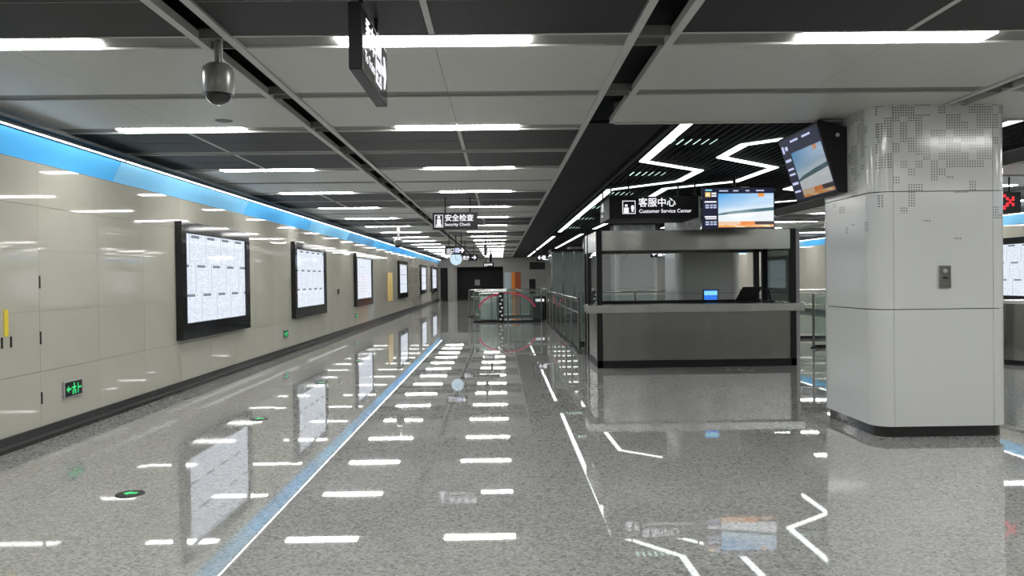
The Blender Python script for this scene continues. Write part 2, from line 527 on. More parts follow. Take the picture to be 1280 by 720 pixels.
for li, (x0, x1, ylim) in enumerate(LANES):
    xm = (x0 + x1) / 2
    for k in range(K0, K1 + 1):
        ya, yb = rowy(k) + 0.135, rowy(k + 1) - 0.135
        ym = (ya + yb) / 2
        light = (k % 2 == 0)
        if ya > ylim or yb > Y1: continue
        near = li < 4 and -2 <= k and rowy(k) < 26
        for (p, q) in ((ya, ym - 0.1), (ym + 0.1, yb)):
            if light:
                for (u, v) in ((x0 + 0.003, xm - 0.0015), (xm + 0.0015, x1 - 0.003)):
                    put_panel('ceiling_panel', u, v, p, q, near)
            else:
                pm = (p + q) / 2
                for (u, v) in ((x0 + 0.01, xm - 0.022), (xm + 0.022, x1 - 0.01)):
                    for (pp, qq) in ((p + 0.012, pm - 0.006), (pm + 0.006, q - 0.012)):
                        put_panel('perforated_panel', u, v, pp, qq, near)
        # recessed cross channels (mid groove and lamp groove) with pale flanges
        tgt = MB() if near else far_chan
        tgt.box(x0, x1, ym - 0.1, ym + 0.1, ZC + 0.014, ZC + 0.03)
        tgt.box(x0, x1, rowy(k) - 0.135, rowy(k) + 0.135, ZC + 0.014, ZC + 0.03)
        if near: tgt.build('cross_channel', 'channel', ceiling)
        if not light:
            fl = MB()
            for yy in (ya - 0.006, yb + 0.006 - 0.03, ym - 0.115, ym + 0.09): fl.box(x0, x1, yy, yy + 0.024, ZC - 0.004, ZC + 0.05)
            fl.box(xm - 0.02, xm + 0.02, ya + 0.02, ym - 0.118, ZC - 0.002, ZC + 0.03)
            fl.box(xm - 0.02, xm + 0.02, ym + 0.118, yb - 0.026, ZC - 0.002, ZC + 0.03)
            for yy in ((ya + ym - 0.1) / 2, (ym + 0.1 + yb) / 2): fl.box(x0, x1, yy - 0.005, yy + 0.005, ZC + 0.002, ZC + 0.03)
            fl.build('panel_frame', 'rail', ceiling)
tag(far_light.build('ceiling_panel', 'cpanel', ceiling), kind='stuff')
tag(far_dark.build('perforated_panel', 'perf', ceiling), kind='stuff')
tag(far_chan.build('cross_channel', 'channel', ceiling), kind='stuff')
for (x0, x1, ylim) in GAPS:                       # twin rails with a black slot between
    for xa in (x0, x1 - 0.055):
        MB().box(xa, xa + 0.055, Y0, ylim, ZC - 0.014, ZC + 0.045).build('ceiling_rail', 'rail', ceiling)
    cr = MB()
    for k in range(K0, K1 + 1):
        for yy, w in ((rowy(k), 0.125), (rowy(k) + PITCHY / 2, 0.09)):
            if yy + w > ylim: continue
            for e in (-w, w - 0.02): cr.box(x0 + 0.055, x1 - 0.055, yy + e, yy + e + 0.02, ZC - 0.006, ZC + 0.06)
            cr.box(x0 + 0.055, x1 - 0.055, yy - w + 0.02, yy + w - 0.02, ZC + 0.04, ZC + 0.06)
    cr.build('cross_rail', 'channel', ceiling)
for x in (XL - 0.03, XR - 0.025):                 # perimeter rails beside the coves
    MB().box(x, x + 0.055, Y0, Y1, ZC - 0.03, ZC + 0.08).build('ceiling_rail', 'rail', ceiling)
MB().box(1.23, 7.41, 8.45, 8.49, ZC - 0.02, ZC + 1.06).build('end_fascia', 'rail', ceiling)
for x in (0.9, 2 * AX - 0.955):
    MB().box(x, x + 0.055, 8.45, Y1, ZC - 0.014, ZC + 1.0).build('edge_rail', 'rail', ceiling)
# black field over the booth: solid border bands, beams and open blades
for x0, x1 in ((0.955, 1.80), (2 * AX - 1.80, 2 * AX - 0.955)):
    for i in range(30):
        ya = 8.5 + i * 1.785
        MB().box(x0, x1, ya + 0.004, ya + 1.781, ZC + 0.0, ZC + 0.03).build('black_band_panel', 'slat', ceiling)
for x in (1.84, 2 * AX - 1.90):
    MB().box(x, x + 0.06, 8.5, Y1, ZC - 0.03, ZC + 0.25).build('black_beam', 'black', ceiling)
bl = MB()
x = 1.98
while x < 2 * AX - 1.95:
    bl.box(x, x + 0.03, 8.5, Y1, ZC + 0.012, ZC + 0.05); x += 0.105
tag(bl.build('ceiling_blade', 'slat', ceiling), kind='stuff')

# ---- end walls
end = struct(MB().box(XL - 0.5, -3.35, Y1, Y1 + 0.2, 0, 4.3).box(-3.35, 0.25, Y1, Y1 + 0.2, 2.55, 4.3).box(0.25, XR + 0.5, Y1, Y1 + 0.2, 0, 4.3)
             .build('wall_far', 'endwall'))
MB().box(-3.35, 0.25, Y1 + 1.6, Y1 + 1.7, 0, 2.6).build('shutter_curtain', 'shutter', end)
MB().box(-3.35, 0.25, Y1 + 0.2, Y1 + 1.6, 2.5, 2.6).build('recess_soffit', 'shutter', end)
MB().box(-2.0, -1.6, Y1 + 1.55, Y1 + 1.6, 1.1, 1.55).build('notice_plate', 'grey', end)
MB().box(-4.0, -3.55, Y1 - 0.4, Y1, 0, 2.6).build('end_pier', 'endwall', end)
MB().box(-4.6, -4.05, Y1 - 0.03, Y1, 0, 2.5).build('dark_door', 'shutter', end)
struct(MB().box(XL - 0.5, XR + 0.5, Y0 - 0.2, Y0, 0, 4.3).build('wall_near', 'endwall'))
d1 = struct(MB().box(1.15, 1.60, Y1 - 0.06, Y1, 0, 2.1).build('ochre_sheet_1', 'orange_dark'))
MB().box(0.90, 1.15, Y1 - 0.05, Y1, 0, 2.1).build('side_leaf', 'orange', d1)
MB().box(0.35, 0.88, Y1 - 0.05, Y1, 0, 2.1).build('glazed_leaf', 'paleblue', d1)
d2 = struct(MB().box(2.25, 2.75, Y1 - 0.06, Y1, 0.4, 1.55).build('ochre_sheet_2', 'shutter'))
MB().box(2.15, 2.25, Y1 - 0.07, Y1, 0.0, 1.65).build('door_frame', 'grey', d2)

# ================================================================== CEILING LIGHTS
def ceiling_light(x, y, length, label, group):
    t = thing('ceiling_light', (x, y, ZC), label, 'light', group)
    MB().box(x - length / 2, x + length / 2, y - 0.105, y + 0.105, ZC - 0.004, ZC + 0.012).build('diffuser', 'lamp', t)
    MB().box(x - length / 2 - 0.006, x + length / 2 + 0.006, y - 0.115, y + 0.115, ZC + 0.012, ZC + 0.05).build('housing', 'rail', t)
    return t
LX = [(-3.40, 'lane beside the left wall', K1), (-0.435, 'lane along the middle of the left hall', K1), (2.76, 'ceiling bay before the booth', 0),
      (6.0, 'ceiling bay right of the white column', 0), (2 * AX + 0.435, 'lane right of the booth', K1), (2 * AX + 3.40, 'lane beside the right wall', K1)]
for x, where, kmax in LX:
    for k in range(K0, kmax + 1):
        if rowy(k) > Y1 - 0.3: continue
        n = k if x < 3 else k
        lab = ('white light strip, %s in the %s' % (ORD[k], where)) if k >= 0 else ('white light strip behind the viewer, %s back, %s' % (ORD[-k - 1], where))
        ceiling_light(x, rowy(k), 1.32, lab, 'ceiling light strips')

def ribbon(pts, w, z0, z1):
    """mitred strip of constant width along a plan polyline"""
    m = MB(); L, R = [], []
    P = [Vector((a, b)) for a, b in pts]
    for i, p in enumerate(P):
        d0 = (P[i] - P[i - 1]).normalized() if i else (P[1] - P[0]).normalized()
        d1 = (P[i + 1] - P[i]).normalized() if i < len(P) - 1 else d0
        n0, n1 = Vector((-d0.y, d0.x)), Vector((-d1.y, d1.x))
        nn = (n0 + n1).normalized(); s = w / 2 / max(0.35, nn.dot(n0))
        L.append(p + nn * s); R.append(p - nn * s)
    for i in range(len(P) - 1):
        m.prism([(L[i].x, L[i].y, z0), (R[i].x, R[i].y, z0), (R[i + 1].x, R[i + 1].y, z0), (L[i + 1].x, L[i + 1].y, z0)], (0, 0, z1 - z0))
    return m
ZZ = [([(2.03, 8.52), (2.06, 11.35), (3.12, 12.40), (3.10, 13.75), (2.08, 15.0), (2.14, 28.5)], 'long zigzag light line nearest the grey ceiling edge'),
      ([(3.98, 9.05), (3.08, 10.0), (3.08, 11.05), (4.20, 12.15), (4.12, 13.9), (3.10, 14.9), (3.15, 18.7), (4.10, 19.7), (4.25, 21.4), (3.30, 22.3), (3.20, 27.0)], 'zigzag light line above the hanging screen'),
      ([(2.14, 31.5), (2.14, 46.0)], 'far straight light line above the glass barrier'),
      ([(3.10, 30.0), (3.10, 44.0)], 'far straight light line above the lift enclosure'),
      ([(2.14, 48.0), (2.14, 60.0)], 'farthest straight light line near the end wall')]
for pts, lab in ZZ:
    tag(ribbon(pts, 0.12, ZC - 0.004, ZC + 0.008).build('light_line', 'zig'), lab, 'light', 'zigzag light lines')
tag(ribbon([(5.62, 8.52), (5.5, 13.2), (5.48, 15.2), (6.6, 16.1), (6.6, 17.5), (5.5, 18.6), (5.5, 27.0)], 0.12, ZC - 0.004, ZC + 0.008).build('light_line', 'zig'),
    'zigzag light line right of the foreground column', 'light', 'zigzag light lines')
for i, (x, y) in enumerate(((2.74, 11.2), (2.72, 14.6), (2.7, 18.0), (2.7, 21.5), (2.7, 25.5), (2.7, 30.0), (5.9, 11.2), (5.9, 15.5))):
    tag(MB().box(x - 0.32, x + 0.32, y - 0.07, y + 0.07, ZC + 0.22, ZC + 0.27).build('plenum_light', 'tube'),
        'pale green tube glowing above the black ceiling, %s %s' % (ORD[i if i < 6 else i - 6], 'behind the booth sign' if i < 6 else 'right of the column'), 'light', 'tubes above the black ceiling')

# ================================================================== COLUMNS
def rounded_plan(x0, x1, y0, y1, r, n=7):
    pts = []
    for cx, cy, a0 in ((x1 - r, y0 + r, -90), (x1 - r, y1 - r, 0), (x0 + r, y1 - r, 90), (x0 + r, y0 + r, 180)):
        pts.append([(cx + r * math.cos(math.radians(a0 + 90 * k / n)), cy + r * math.sin(math.radians(a0 + 90 * k / n))) for k in range(n + 1)])
    return pts
def column(y0, label, detail):
    x0, x1, y1, r = 3.65, 4.99, y0 + 1.34, 0.18
    t = thing('column', (AX, y0 + 0.67, 0), label, 'column', 'clad columns down the middle of the hall')
    MB().box(x0 + 0.08, x1 - 0.08, y0 + 0.08, y1 - 0.08, 0.0, 4.2).build('core', 'joint', t)
    i = 0.035
    pl = rounded_plan(x0 + i, x1 - i, y0 + i, y1 - i, r - i)
    MB().prism([(a, b, 0) for q in pl for a, b in q], (0, 0, 0.105)).build('plinth', 'skirt', t, smooth=True)
    tiers = [(0.108, 1.248), (1.256, 2.396), (2.404, ZC + 0.25)]
    corners = rounded_plan(x0, x1, y0, y1, r)
    g = 0.004
    for za, zb in tiers:
        for n, c in enumerate(corners):
            a, b = Vector(c[0]), Vector(c[-1])
            cc = {0: (x1 - r, y0 + r), 1: (x1 - r, y1 - r), 2: (x0 + r, y1 - r), 3: (x0 + r, y0 + r)}[n]
            inner = [(cc[0] + (p[0] - cc[0]) * 0.84, cc[1] + (p[1] - cc[1]) * 0.84, za) for p in reversed(c)]
            MB().prism([(p[0], p[1], za) for p in c] + inner, (0, 0, zb - za)).build('corner_panel', 'column', t, smooth=True, origin=(0, 0, 0))
        MB().box(x0 + r + g, x1 - r - g, y0, y0 + 0.03, za, zb).build('face_panel', 'column', t, origin=(0, 0, 0))
        MB().box(x0 + r + g, x1 - r - g, y1 - 0.03, y1, za, zb).build('face_panel', 'column', t, origin=(0, 0, 0))
        MB().box(x0, x0 + 0.03, y0 + r + g, y1 - r - g, za, zb).build('face_panel', 'column', t, origin=(0, 0, 0))
        MB().box(x1 - 0.03, x1, y0 + r + g, y1 - r - g, za, zb).build('face_panel', 'column', t, origin=(0, 0, 0))
    return t
for i, lab in enumerate(('large white clad column in the right foreground', 'grey white column standing just behind the service booth',
                         'third column back, seen through the booth left of the second', 'fourth column back, beyond the glass enclosure',
                         'fifth column back, near the end wall')):
    column(7.73 + 8.75 * i, lab, i == 0)
t = thing('switch_plate', (4.33, 7.73, 1.56), 'small grey metal switch plate on the foreground column', 'switch')
pl = MB().box(4.27, 4.385, 7.712, 7.73, 1.455, 1.675).build('plate', 'bright_steel', t, bevel=0.004)
MB().box(4.305, 4.35, 7.706, 7.713, 1.545, 1.565).build('slot', 'black', pl)
MB().tube((4.328, 7.713, 1.625), (4.328, 7.707, 1.625), 0.022).build('lens', 'grey', pl)

# ================================================================== NOTICE BOARDS
def board(y0, y1, s, mat, label):
    z0, z1 = 0.76, 2.50
    xw = XL + 0.022 if s > 0 else XR - 0.022
    t = thing('notice_board', (xw, (y0 + y1) / 2, z0), label, 'notice board', 'backlit notice boards on the walls')
    X = lambda d: xw + s * d
    def bx(d0, d1, ya, yb, za, zb): return MB().box(min(X(d0), X(d1)), max(X(d0), X(d1)), ya, yb, za, zb)
    fs, ft, fb = 0.17, 0.17, 0.24
    bx(0, 0.10, y0, y0 + fs, z0, z1).build('frame_stile', 'gloss_black', t)
    bx(0, 0.10, y1 - fs, y1, z0, z1).build('frame_stile', 'gloss_black', t)
    bx(0, 0.10, y0 + fs, y1 - fs, z1 - ft, z1).build('frame_rail', 'gloss_black', t)
    bx(0, 0.10, y0 + fs, y1 - fs, z0, z0 + fb).build('frame_rail', 'gloss_black', t)
    lb = bx(0, 0.055, y0 + fs, y1 - fs, z0 + fb, z1 - ft).build('light_box', 'white', t)
    m = MB()
    a, b = (y0 + fs, y1 - fs) if s < 0 else (y1 - fs, y0 + fs)
    if s > 0: m.quad((X(0.06), b, z0 + fb), (X(0.06), a, z0 + fb), (X(0.06), a, z1 - ft), (X(0.06), b, z1 - ft))
    else: m.quad((X(0.06), b, z0 + fb), (X(0.06), a, z0 + fb), (X(0.06), a, z1 - ft), (X(0.06), b, z1 - ft))
    m.build('notice_sheet', mat, lb)
    return t
BY = [(11.66, 14.79), (18.07, 21.30), (25.75, 29.05), (36.75, 40.1), (46.9, 50.4), (54.5, 58.5)]
BM = ['board3', 'board2', 'boardv', 'board2', 'board3', 'board2']
for i, ((a, b), m) in enumerate(zip(BY, BM)):
    board(a, b, 1, m, 'black framed backlit notice board, %s on the left wall' % ORD[i])
for i in (1, 3, 4):
    board(*BY[i], -1, BM[i], 'black framed backlit notice board on the right wall, %s' % {1: 'right of the foreground column', 3: 'seen through the booth', 4: 'farthest along'}[i])

# ---- small things on the left wall
def exit_sign(y, s_, label):
    x = XL + 0.021
    t = thing('exit_sign', (x, y, 0.38), label, 'exit sign', 'green exit signs low on the left wall')
    MB().box(x, x + 0.022, y - 0.19, y + 0.19, 0.37, 0.555).build('frame', 'grey', t, bevel=0.004)
    MB().box(x + 0.0221, x + 0.024, y - 0.172, y + 0.172, 0.387, 0.538).build('face', 'black', t)
    t = [c for c in t.children if c.name.startswith('face')][0]
    q = x + 0.025
    # left-pointing arrow, running figure in a doorway, short bar
    MB().prism([(q, y - 0.15, 0.462), (q, y - 0.105, 0.425), (q, y - 0.105, 0.452), (q, y - 0.06, 0.452), (q, y - 0.06, 0.472), (q, y - 0.105, 0.472), (q, y - 0.105, 0.499)][::-1], (0.002, 0, 0)).build('arrow', 'lit_green', t)
    fg = MB().box(q, q + 0.002, y - 0.012, y + 0.02, 0.445, 0.495).box(q, q + 0.002, y - 0.045, y + 0.045, 0.468, 0.482).box(q, q + 0.002, y - 0.03, y - 0.01, 0.40, 0.448).box(q, q + 0.002, y + 0.014, y + 0.04, 0.405, 0.448)
    fg.tube((q, y + 0.004, 0.512), (q + 0.002, y + 0.004, 0.512), 0.013, 10).build('running_figure', 'lit_green', t)
    MB().box(q, q + 0.002, y + 0.075, y + 0.09, 0.405, 0.515).box(q, q + 0.002, y + 0.09, y + 0.15, 0.455, 0.475).build('doorway', 'lit_green', t)
for y, lab in ((8.81, 'green exit sign low on the left wall, nearest the camera'), (17.5, 'green exit sign below the second notice board'),
               (26.1, 'green exit sign below the third notice board')):
    exit_sign(y, 1, lab)
tag(MB().box(XL + 0.021, XL + 0.026, 7.635, 7.70, 1.11, 1.365).build('wall_label', 'yellow'), 'narrow yellow vertical label at the left edge of the wall', 'label')
t = thing('yellow_wall_panel', (XL + 0.021, 34.2, 0.72), 'ochre yellow upright panels on the left wall between the third and fourth notice boards', 'cabinet')
MB().box(XL + 0.021, XL + 0.05, 33.5, 34.15, 0.72, 1.92).build('ochre_sheet', 'ochre', t)  # two flat ochre sheets side by side on the wall
MB().box(XL + 0.021, XL + 0.05, 34.2, 34.85, 0.72, 1.92).build('ochre_sheet', 'ochre', t)
tag(MB().box(XL + 0.021, XL + 0.05, 23.2, 23.35, 1.22, 1.36).build('wall_button', 'black'), 'small black wall unit between the second and third notice boards', 'switch')

# ================================================================== FLOOR FITTINGS
for i, y in enumerate((6.1, 9.35, 12.6, 15.9)):
    x = -2.83
    t = thing('floor_exit_marker', (x, y, 0), 'green lit floor marker with dark rim, %s along the left of the floor' % ORD[i], 'floor marker', 'green floor markers')
    MB().lathe(x, y, [(0.105, 0.0), (0.105, 0.004), (0.09, 0.007)], 24).build('rim', 'black', t)
    MB().prism([(x - 0.05, y, 0.0075), (x, y - 0.05, 0.0075), (x, y - 0.022, 0.0075), (x + 0.055, y - 0.022, 0.0075), (x + 0.055, y + 0.022, 0.0075), (x, y + 0.022, 0.0075), (x, y + 0.05, 0.0075)], (0, 0, 0.002)).build('arrow', 'lit_green', t)
t = thing('floor_grate', (-0.25, 13.2, 0), 'dark narrow grate strip set in the polished floor', 'grate')
MB().box(-0.49, -0.01, 13.06, 13.34, 0.0, 0.004).build('rim', 'grey', t)
for i in range(9): MB().box(-0.47, -0.03, 13.075 + i * 0.029, 13.092 + i * 0.029, 0.004, 0.009).build('bar', 'black', t)
for i, x in enumerate((3.88, 4.08, 4.28)):
    t = thing('floor_socket', (x, 13.62, 0), 'round floor socket cover before the booth, %s' % ('left', 'middle', 'right')[i], 'socket', 'floor sockets before the booth')
    MB().lathe(x, 13.62, [(0.06, 0), (0.06, 0.005), (0.05, 0.008)], 20).build('rim', 'bright_steel', t)
    MB().lathe(x, 13.62, [(0.04, 0.008), (0.04, 0.010)], 20).build('lid', 'black', t)

# ================================================================== SERVICE BOOTH
bx0, bx1, by0, by1 = 1.70, 5.23, 14.05, 16.15
B = thing('service_booth', (3.46, 14.05, 0), 'stainless steel customer service booth with black posts', 'booth')
MB().box(bx0 + 0.10, bx1 - 0.10, by0 + 0.02, by0 + 0.05, 0.13, 0.97).build('front_panel', 'steel', B)
MB().box(bx0, bx1, by0, by0 + 0.06, 0.0, 0.13).build('plinth', 'black', B)
MB().box(bx0 + 0.02, bx0 + 0.05, by0 + 0.10, by1, 0.13, 0.97).build('side_panel', 'steel', B)
MB().box(bx1 - 0.05, bx1 - 0.02, by0 + 0.10, by0 + 0.95, 0.13, 0.97).build('side_panel', 'steel', B)
MB().box(bx0 + 0.01, bx0 + 0.06, by0 + 0.06, by1, 0.0, 0.13).build('side_plinth', 'black', B)
MB().box(1.54, 5.35, by0 - 0.07, by0 + 0.62, 0.97, 1.115).build('worktop', 'top_steel', B, bevel=0.008)
MB().box(bx0 + 0.10, bx1 - 0.45, by0 + 0.55, by0 + 0.60, 1.115, 1.17).build('desk_lip', 'black', B)
PT = 2.42
for x, y in ((bx0, by0), (bx1 - 0.10, by0), (bx0, 15.55), (bx1 - 0.10, 15.55), (bx1 - 0.10, by1 - 0.1), (bx0, by1 - 0.1)):
    MB().box(x, x + 0.10, y, y + 0.10, 0.0, PT).build('post', 'black', B, bevel=0.006)
MB().box(bx1, bx1 + 0.07, by0 + 0.02, by0 + 0.09, 0.0, 2.38).build('trim_post', 'grey', B)
MB().box(bx0 + 0.10, bx1 - 0.10, by0 + 0.01, by0 + 0.05, 2.07, PT).build('fascia', 'steel', B)
MB().box(bx0 + 0.10, bx1 - 0.10, by1 - 0.05, by1 - 0.01, 2.07, PT).build('fascia', 'steel', B)
MB().box(bx0 + 0.01, bx0 + 0.05, by0 + 0.10, by1 - 0.10, 2.07, PT).build('fascia', 'steel', B)
MB().box(bx1 - 0.05, bx1 - 0.01, by0 + 0.10, by1 - 0.10, 2.07, PT).build('fascia', 'steel', B)
MB().box(bx0 + 0.05, bx1 - 0.05, by0 + 0.05, by1 - 0.05, PT - 0.04, PT - 0.01).build('roof', 'grey', B)
MB().box(bx0 + 0.04, bx0 + 0.052, by0 + 0.10, 15.55, 1.12, 2.07).build('glass_pane', 'glass', B)
glow_bars = MB().box(bx0 + 0.036, bx0 + 0.039, 15.0, 15.45, 1.98, 2.0)
for i in range(3): glow_bars.box(bx0 + 0.036, bx0 + 0.039, 14.3 + 0.1 * i, 15.5, 2.09 + i * 0.055, 2.115 + i * 0.055)  # thin emissive white bars along the side glass
tag(glow_bars.build('white_bars', 'lit', B), 'white glowing bars on the side glass')
MB().box(bx1 - 0.052, bx1 - 0.04, by0 + 0.10, 15.55, 1.12, 2.07).build('glass_pane', 'glass', B)

t = thing('desk_monitor', (3.83, 14.50, 1.115), 'small monitor with bright blue screen on the booth counter', 'monitor')
bz = MB().box(3.69, 3.97, 14.50, 14.53, 1.15, 1.36).build('bezel', 'gloss_black', t, bevel=0.005)
MB().box(3.71, 3.95, 14.496, 14.4995, 1.17, 1.345).build('screen', 'lit_blue', bz)
MB().box(3.71, 3.95, 14.494, 14.4958, 1.255, 1.33).build('window', 'lit_cyan', bz)
MB().box(3.80, 3.86, 14.51, 14.56, 1.115, 1.16).box(3.74, 3.92, 14.47, 14.60, 1.115, 1.125).build('stand', 'black', t)
t = thing('payment_terminal', (4.47, 14.4, 1.115), 'black slanted terminal seen from behind on the booth counter', 'terminal')
MB().prism([(4.24, 14.38, 1.14), (4.60, 14.38, 1.14), (4.70, 14.28, 1.40), (4.36, 14.28, 1.40)], (0.0, 0.05, 0.0)).build('screen_back', 'black', t)
MB().box(4.30, 4.56, 14.30, 14.50, 1.115, 1.14).build('foot', 'black', t)
t = thing('desk_microphone', (4.88, 14.42, 1.115), 'black gooseneck microphone near the right end of the booth counter', 'microphone')
MB().box(4.80, 4.95, 14.36, 14.48, 1.115, 1.145).build('base', 'black', t, bevel=0.006)
MB().tube((4.90, 14.42, 1.14), (4.86, 14.42, 1.30), 0.022).build('neck', 'black', t)
MB().tube((4.86, 14.42, 1.29), (4.845, 14.42, 1.36), 0.034, 12, 0.028).build('head', 'black', t)

# ================================================================== HANGING SIGNS
def sign_box(name, x0, x1, y0, y1, z0, z1, label, cat='sign', group=None, poles=None, mat='black'):
    t = thing(name, ((x0 + x1) / 2, (y0 + y1) / 2, z0), label, cat, group)
    MB().box(x0, x1, y0, y1, z0, z1).build('case', mat, t, bevel=0.008)
    for (px, py) in poles or []:
        MB().tube((px, py, z1), (px, py, ZC + 0.2), 0.014, 10).build('hanger', 'black', t)
    return t
def arrow_right(t, x, y, z, w, h, mat='lit', flip=False, axis='x'):
    k = -1 if flip else 1
    pts = [(-w / 2, -h * 0.14), (0.05 * w, -h * 0.14), (-0.08 * w, -h / 2), (0.14 * w, -h / 2), (w / 2, 0), (0.14 * w, h / 2), (-0.08 * w, h / 2), (0.05 * w, h * 0.14), (-w / 2, h * 0.14)]
    if axis == 'x': P = [(x + k * a, y, z + b) for a, b in pts]; ex = (0, -0.003, 0)
    else: P = [(x, y + k * a, z + b) for a, b in pts]; ex = (0.003, 0, 0)
    return MB().prism(P, ex).build('arrow', mat, t)

# near sign, edge-on, along the hall
t = sign_box('hanging_sign', -0.795, -0.72, 4.30, 5.25, 2.73, 3.09, 'black hanging sign near the camera seen almost edge on, with white arrow', poles=[(-0.757, 4.5), (-0.757, 5.05)])
MB().box(-0.7205, -0.7185, 4.315, 5.235, 2.745, 3.075).build('glazed_face', 'gloss_black', t)
xf = -0.7175
text('乘车', 0.17, 'lit', t, (xf, 4.40, 2.91), (0, 1, 0), bold=0.004)
text('To Trains', 0.085, 'lit', t, (xf, 4.38, 2.80), (0, 1, 0), bold=0.001)
ic = MB()
for a in ((4.755, 4.97, 2.775, 2.79), (4.755, 4.97, 3.03, 3.045), (4.755, 4.77, 2.775, 3.045), (4.955, 4.97, 2.775, 3.045),
          (4.80, 4.925, 2.86, 2.92), (4.80, 4.925, 2.95, 3.01), (4.80, 4.83, 2.80, 2.84), (4.895, 4.925, 2.80, 2.84)):
    ic.box(xf, xf + 0.002, *a)
ic.build('icon', 'lit', t)
arrow_right(t, xf, 5.09, 2.91, 0.18, 0.2, axis='y')

# security check sign
t = sign_box('hanging_sign', -1.33, -0.43, 16.0, 16.12, 2.60, 2.93, 'hanging sign with icon reading Security Check over the left hall', poles=[(-1.08, 16.06), (-0.58, 16.06)])
yf = 15.998
text('安全检查', 0.145, 'lit', t, (-1.09, yf, 2.775), (1, 0, 0), bold=0.005)
text('Security Check', 0.083, 'lit', t, (-1.09, yf, 2.67), (1, 0, 0), bold=0.002)
ic = MB()
for a in ((-1.29, -1.12, 2.64, 2.652), (-1.29, -1.12, 2.878, 2.89), (-1.29, -1.278, 2.64, 2.89), (-1.132, -1.12, 2.64, 2.89), (-1.26, -1.15, 2.66, 2.70), (-1.245, -1.165, 2.70, 2.80)):
    ic.box(a[0], a[1], yf - 0.002, yf, a[2], a[3])
ic.tube((-1.205, yf - 0.002, 2.84), (-1.205, yf, 2.84), 0.03).build('icon', 'lit', t)

# booth sign, three sided
t = sign_box('booth_sign', 1.93, 3.50, 14.0, 15.3, 2.63, 3.01, 'black illuminated sign reading Customer Service Center above the booth', poles=[(1.97, 14.05), (2.28, 14.05), (3.15, 14.05), (3.45, 14.05), (1.97, 15.2), (3.4, 15.2)])
yf = 13.998
text('客服中心', 0.165, 'lit', t, (2.44, yf, 2.845), (1, 0, 0), bold=0.005)
text('Customer Service Center', 0.088, 'lit', t, (2.45, yf, 2.725), (1, 0, 0), bold=0.002)
ic = MB()
for a in ((2.16, 2.39, 2.71, 2.722), (2.16, 2.39, 2.928, 2.94), (2.16, 2.172, 2.71, 2.94), (2.378, 2.39, 2.71, 2.94), (2.185, 2.27, 2.725, 2.82), (2.205, 2.25, 2.835, 2.875), (2.32, 2.355, 2.745, 2.86), (2.31, 2.365, 2.79, 2.84)):
    ic.box(a[0], a[1], yf - 0.002, yf, a[2], a[3])
ic.build('icon', 'lit', t)
text('客服', 0.17, 'lit', t, (1.928, 15.1, 2.83), (0, -1, 0), bold=0.004)
text('Service', 0.085, 'lit', t, (1.928, 15.1, 2.72), (0, -1, 0), bold=0.002)

# far signs
def far_sign(x0, x1, y, z0, z1, label, body, flip=False, arrow=True):
    t = sign_box('hanging_sign', x0, x1, y, y + 0.12, z0, z1, label, poles=[(x0 + 0.15, y + 0.06), (x1 - 0.15, y + 0.06)])
    h = z1 - z0; w = x1 - x0
    aw = h * 0.7
    xa = (x0 + aw * 0.7) if flip else (x1 - aw * 0.7)
    if arrow: arrow_right(t, xa, y - 0.001, (z0 + z1) / 2, aw, h * 0.6, flip=flip)
    xs = (x0 + aw * 1.5) if flip else (x0 + h * 0.2)
    if body: text(body, h * 0.5, 'lit', t, (xs, y - 0.002, z0 + h * 0.33), (1, 0, 0), bold=0.008)
    MB().box(xs, xs + h * 0.8, y - 0.003, y - 0.001, z0 + h * 0.14, z0 + h * 0.24).build('small_print', 'lit', t)
    return t
t = far_sign(-1.92, -1.19, 28.0, 2.47, 2.76, 'black hanging sign with right arrow above the round clock', '出口')
MB().box(-1.56, -1.40, 27.997, 27.999, 2.53, 2.70).build('icon', 'lit_text', t)
far_sign(-1.62, -0.95, 34.0, 2.38, 2.66, 'black hanging sign with right arrow just right of the clock', '乘车')
far_sign(-0.83, -0.30, 40.0, 2.21, 2.42, 'small lit white sign farthest down the left hall', '安全检查', arrow=False)
t = far_sign(1.75, 2.20, 38.0, 2.42, 2.74, 'black hanging sign with left arrow above the far dark screen', None, flip=True)
MB().box(2.02, 2.18, 37.996, 37.999, 2.48, 2.68).build('icon', 'lit', t)
t = far_sign(4.17, 4.52, 22.0, 2.14, 2.32, 'little left arrow sign seen through the booth', None, flip=True)
MB().box(4.36, 4.49, 21.996, 21.999, 2.17, 2.29).build('icon', 'lit', t)
for y, x, z0, z1, lab in ((31.5, -0.56, 2.55, 2.92, 'dark hanging sign seen edge on, nearer one beyond the security sign'), (37.0, -0.42, 2.38, 2.75, 'dark hanging sign seen edge on, farther one by the small lit sign')):
    sign_box('hanging_sign', x - 0.06, x + 0.06, y, y + 0.9, z0, z1, lab, poles=[(x, y + 0.2), (x, y + 0.7)])
# red led display right of the column
t = sign_box('led_display', 8.60, 8.95, 13.6, 13.72, 2.62, 2.98, 'red lit display hanging right of the foreground column', 'display', poles=[(8.78, 13.66)])
led = MB()
for i in range(4): led.box(8.64 + 0.05 * i, 8.68 + 0.05 * i, 13.595, 13.599, 2.68 + 0.05 * i, 2.75 + 0.05 * i).box(8.64 + 0.05 * i, 8.68 + 0.05 * i, 13.595, 13.599, 2.89 - 0.05 * i, 2.94 - 0.05 * i)
led.build('lit_cross', 'lit_red', t)

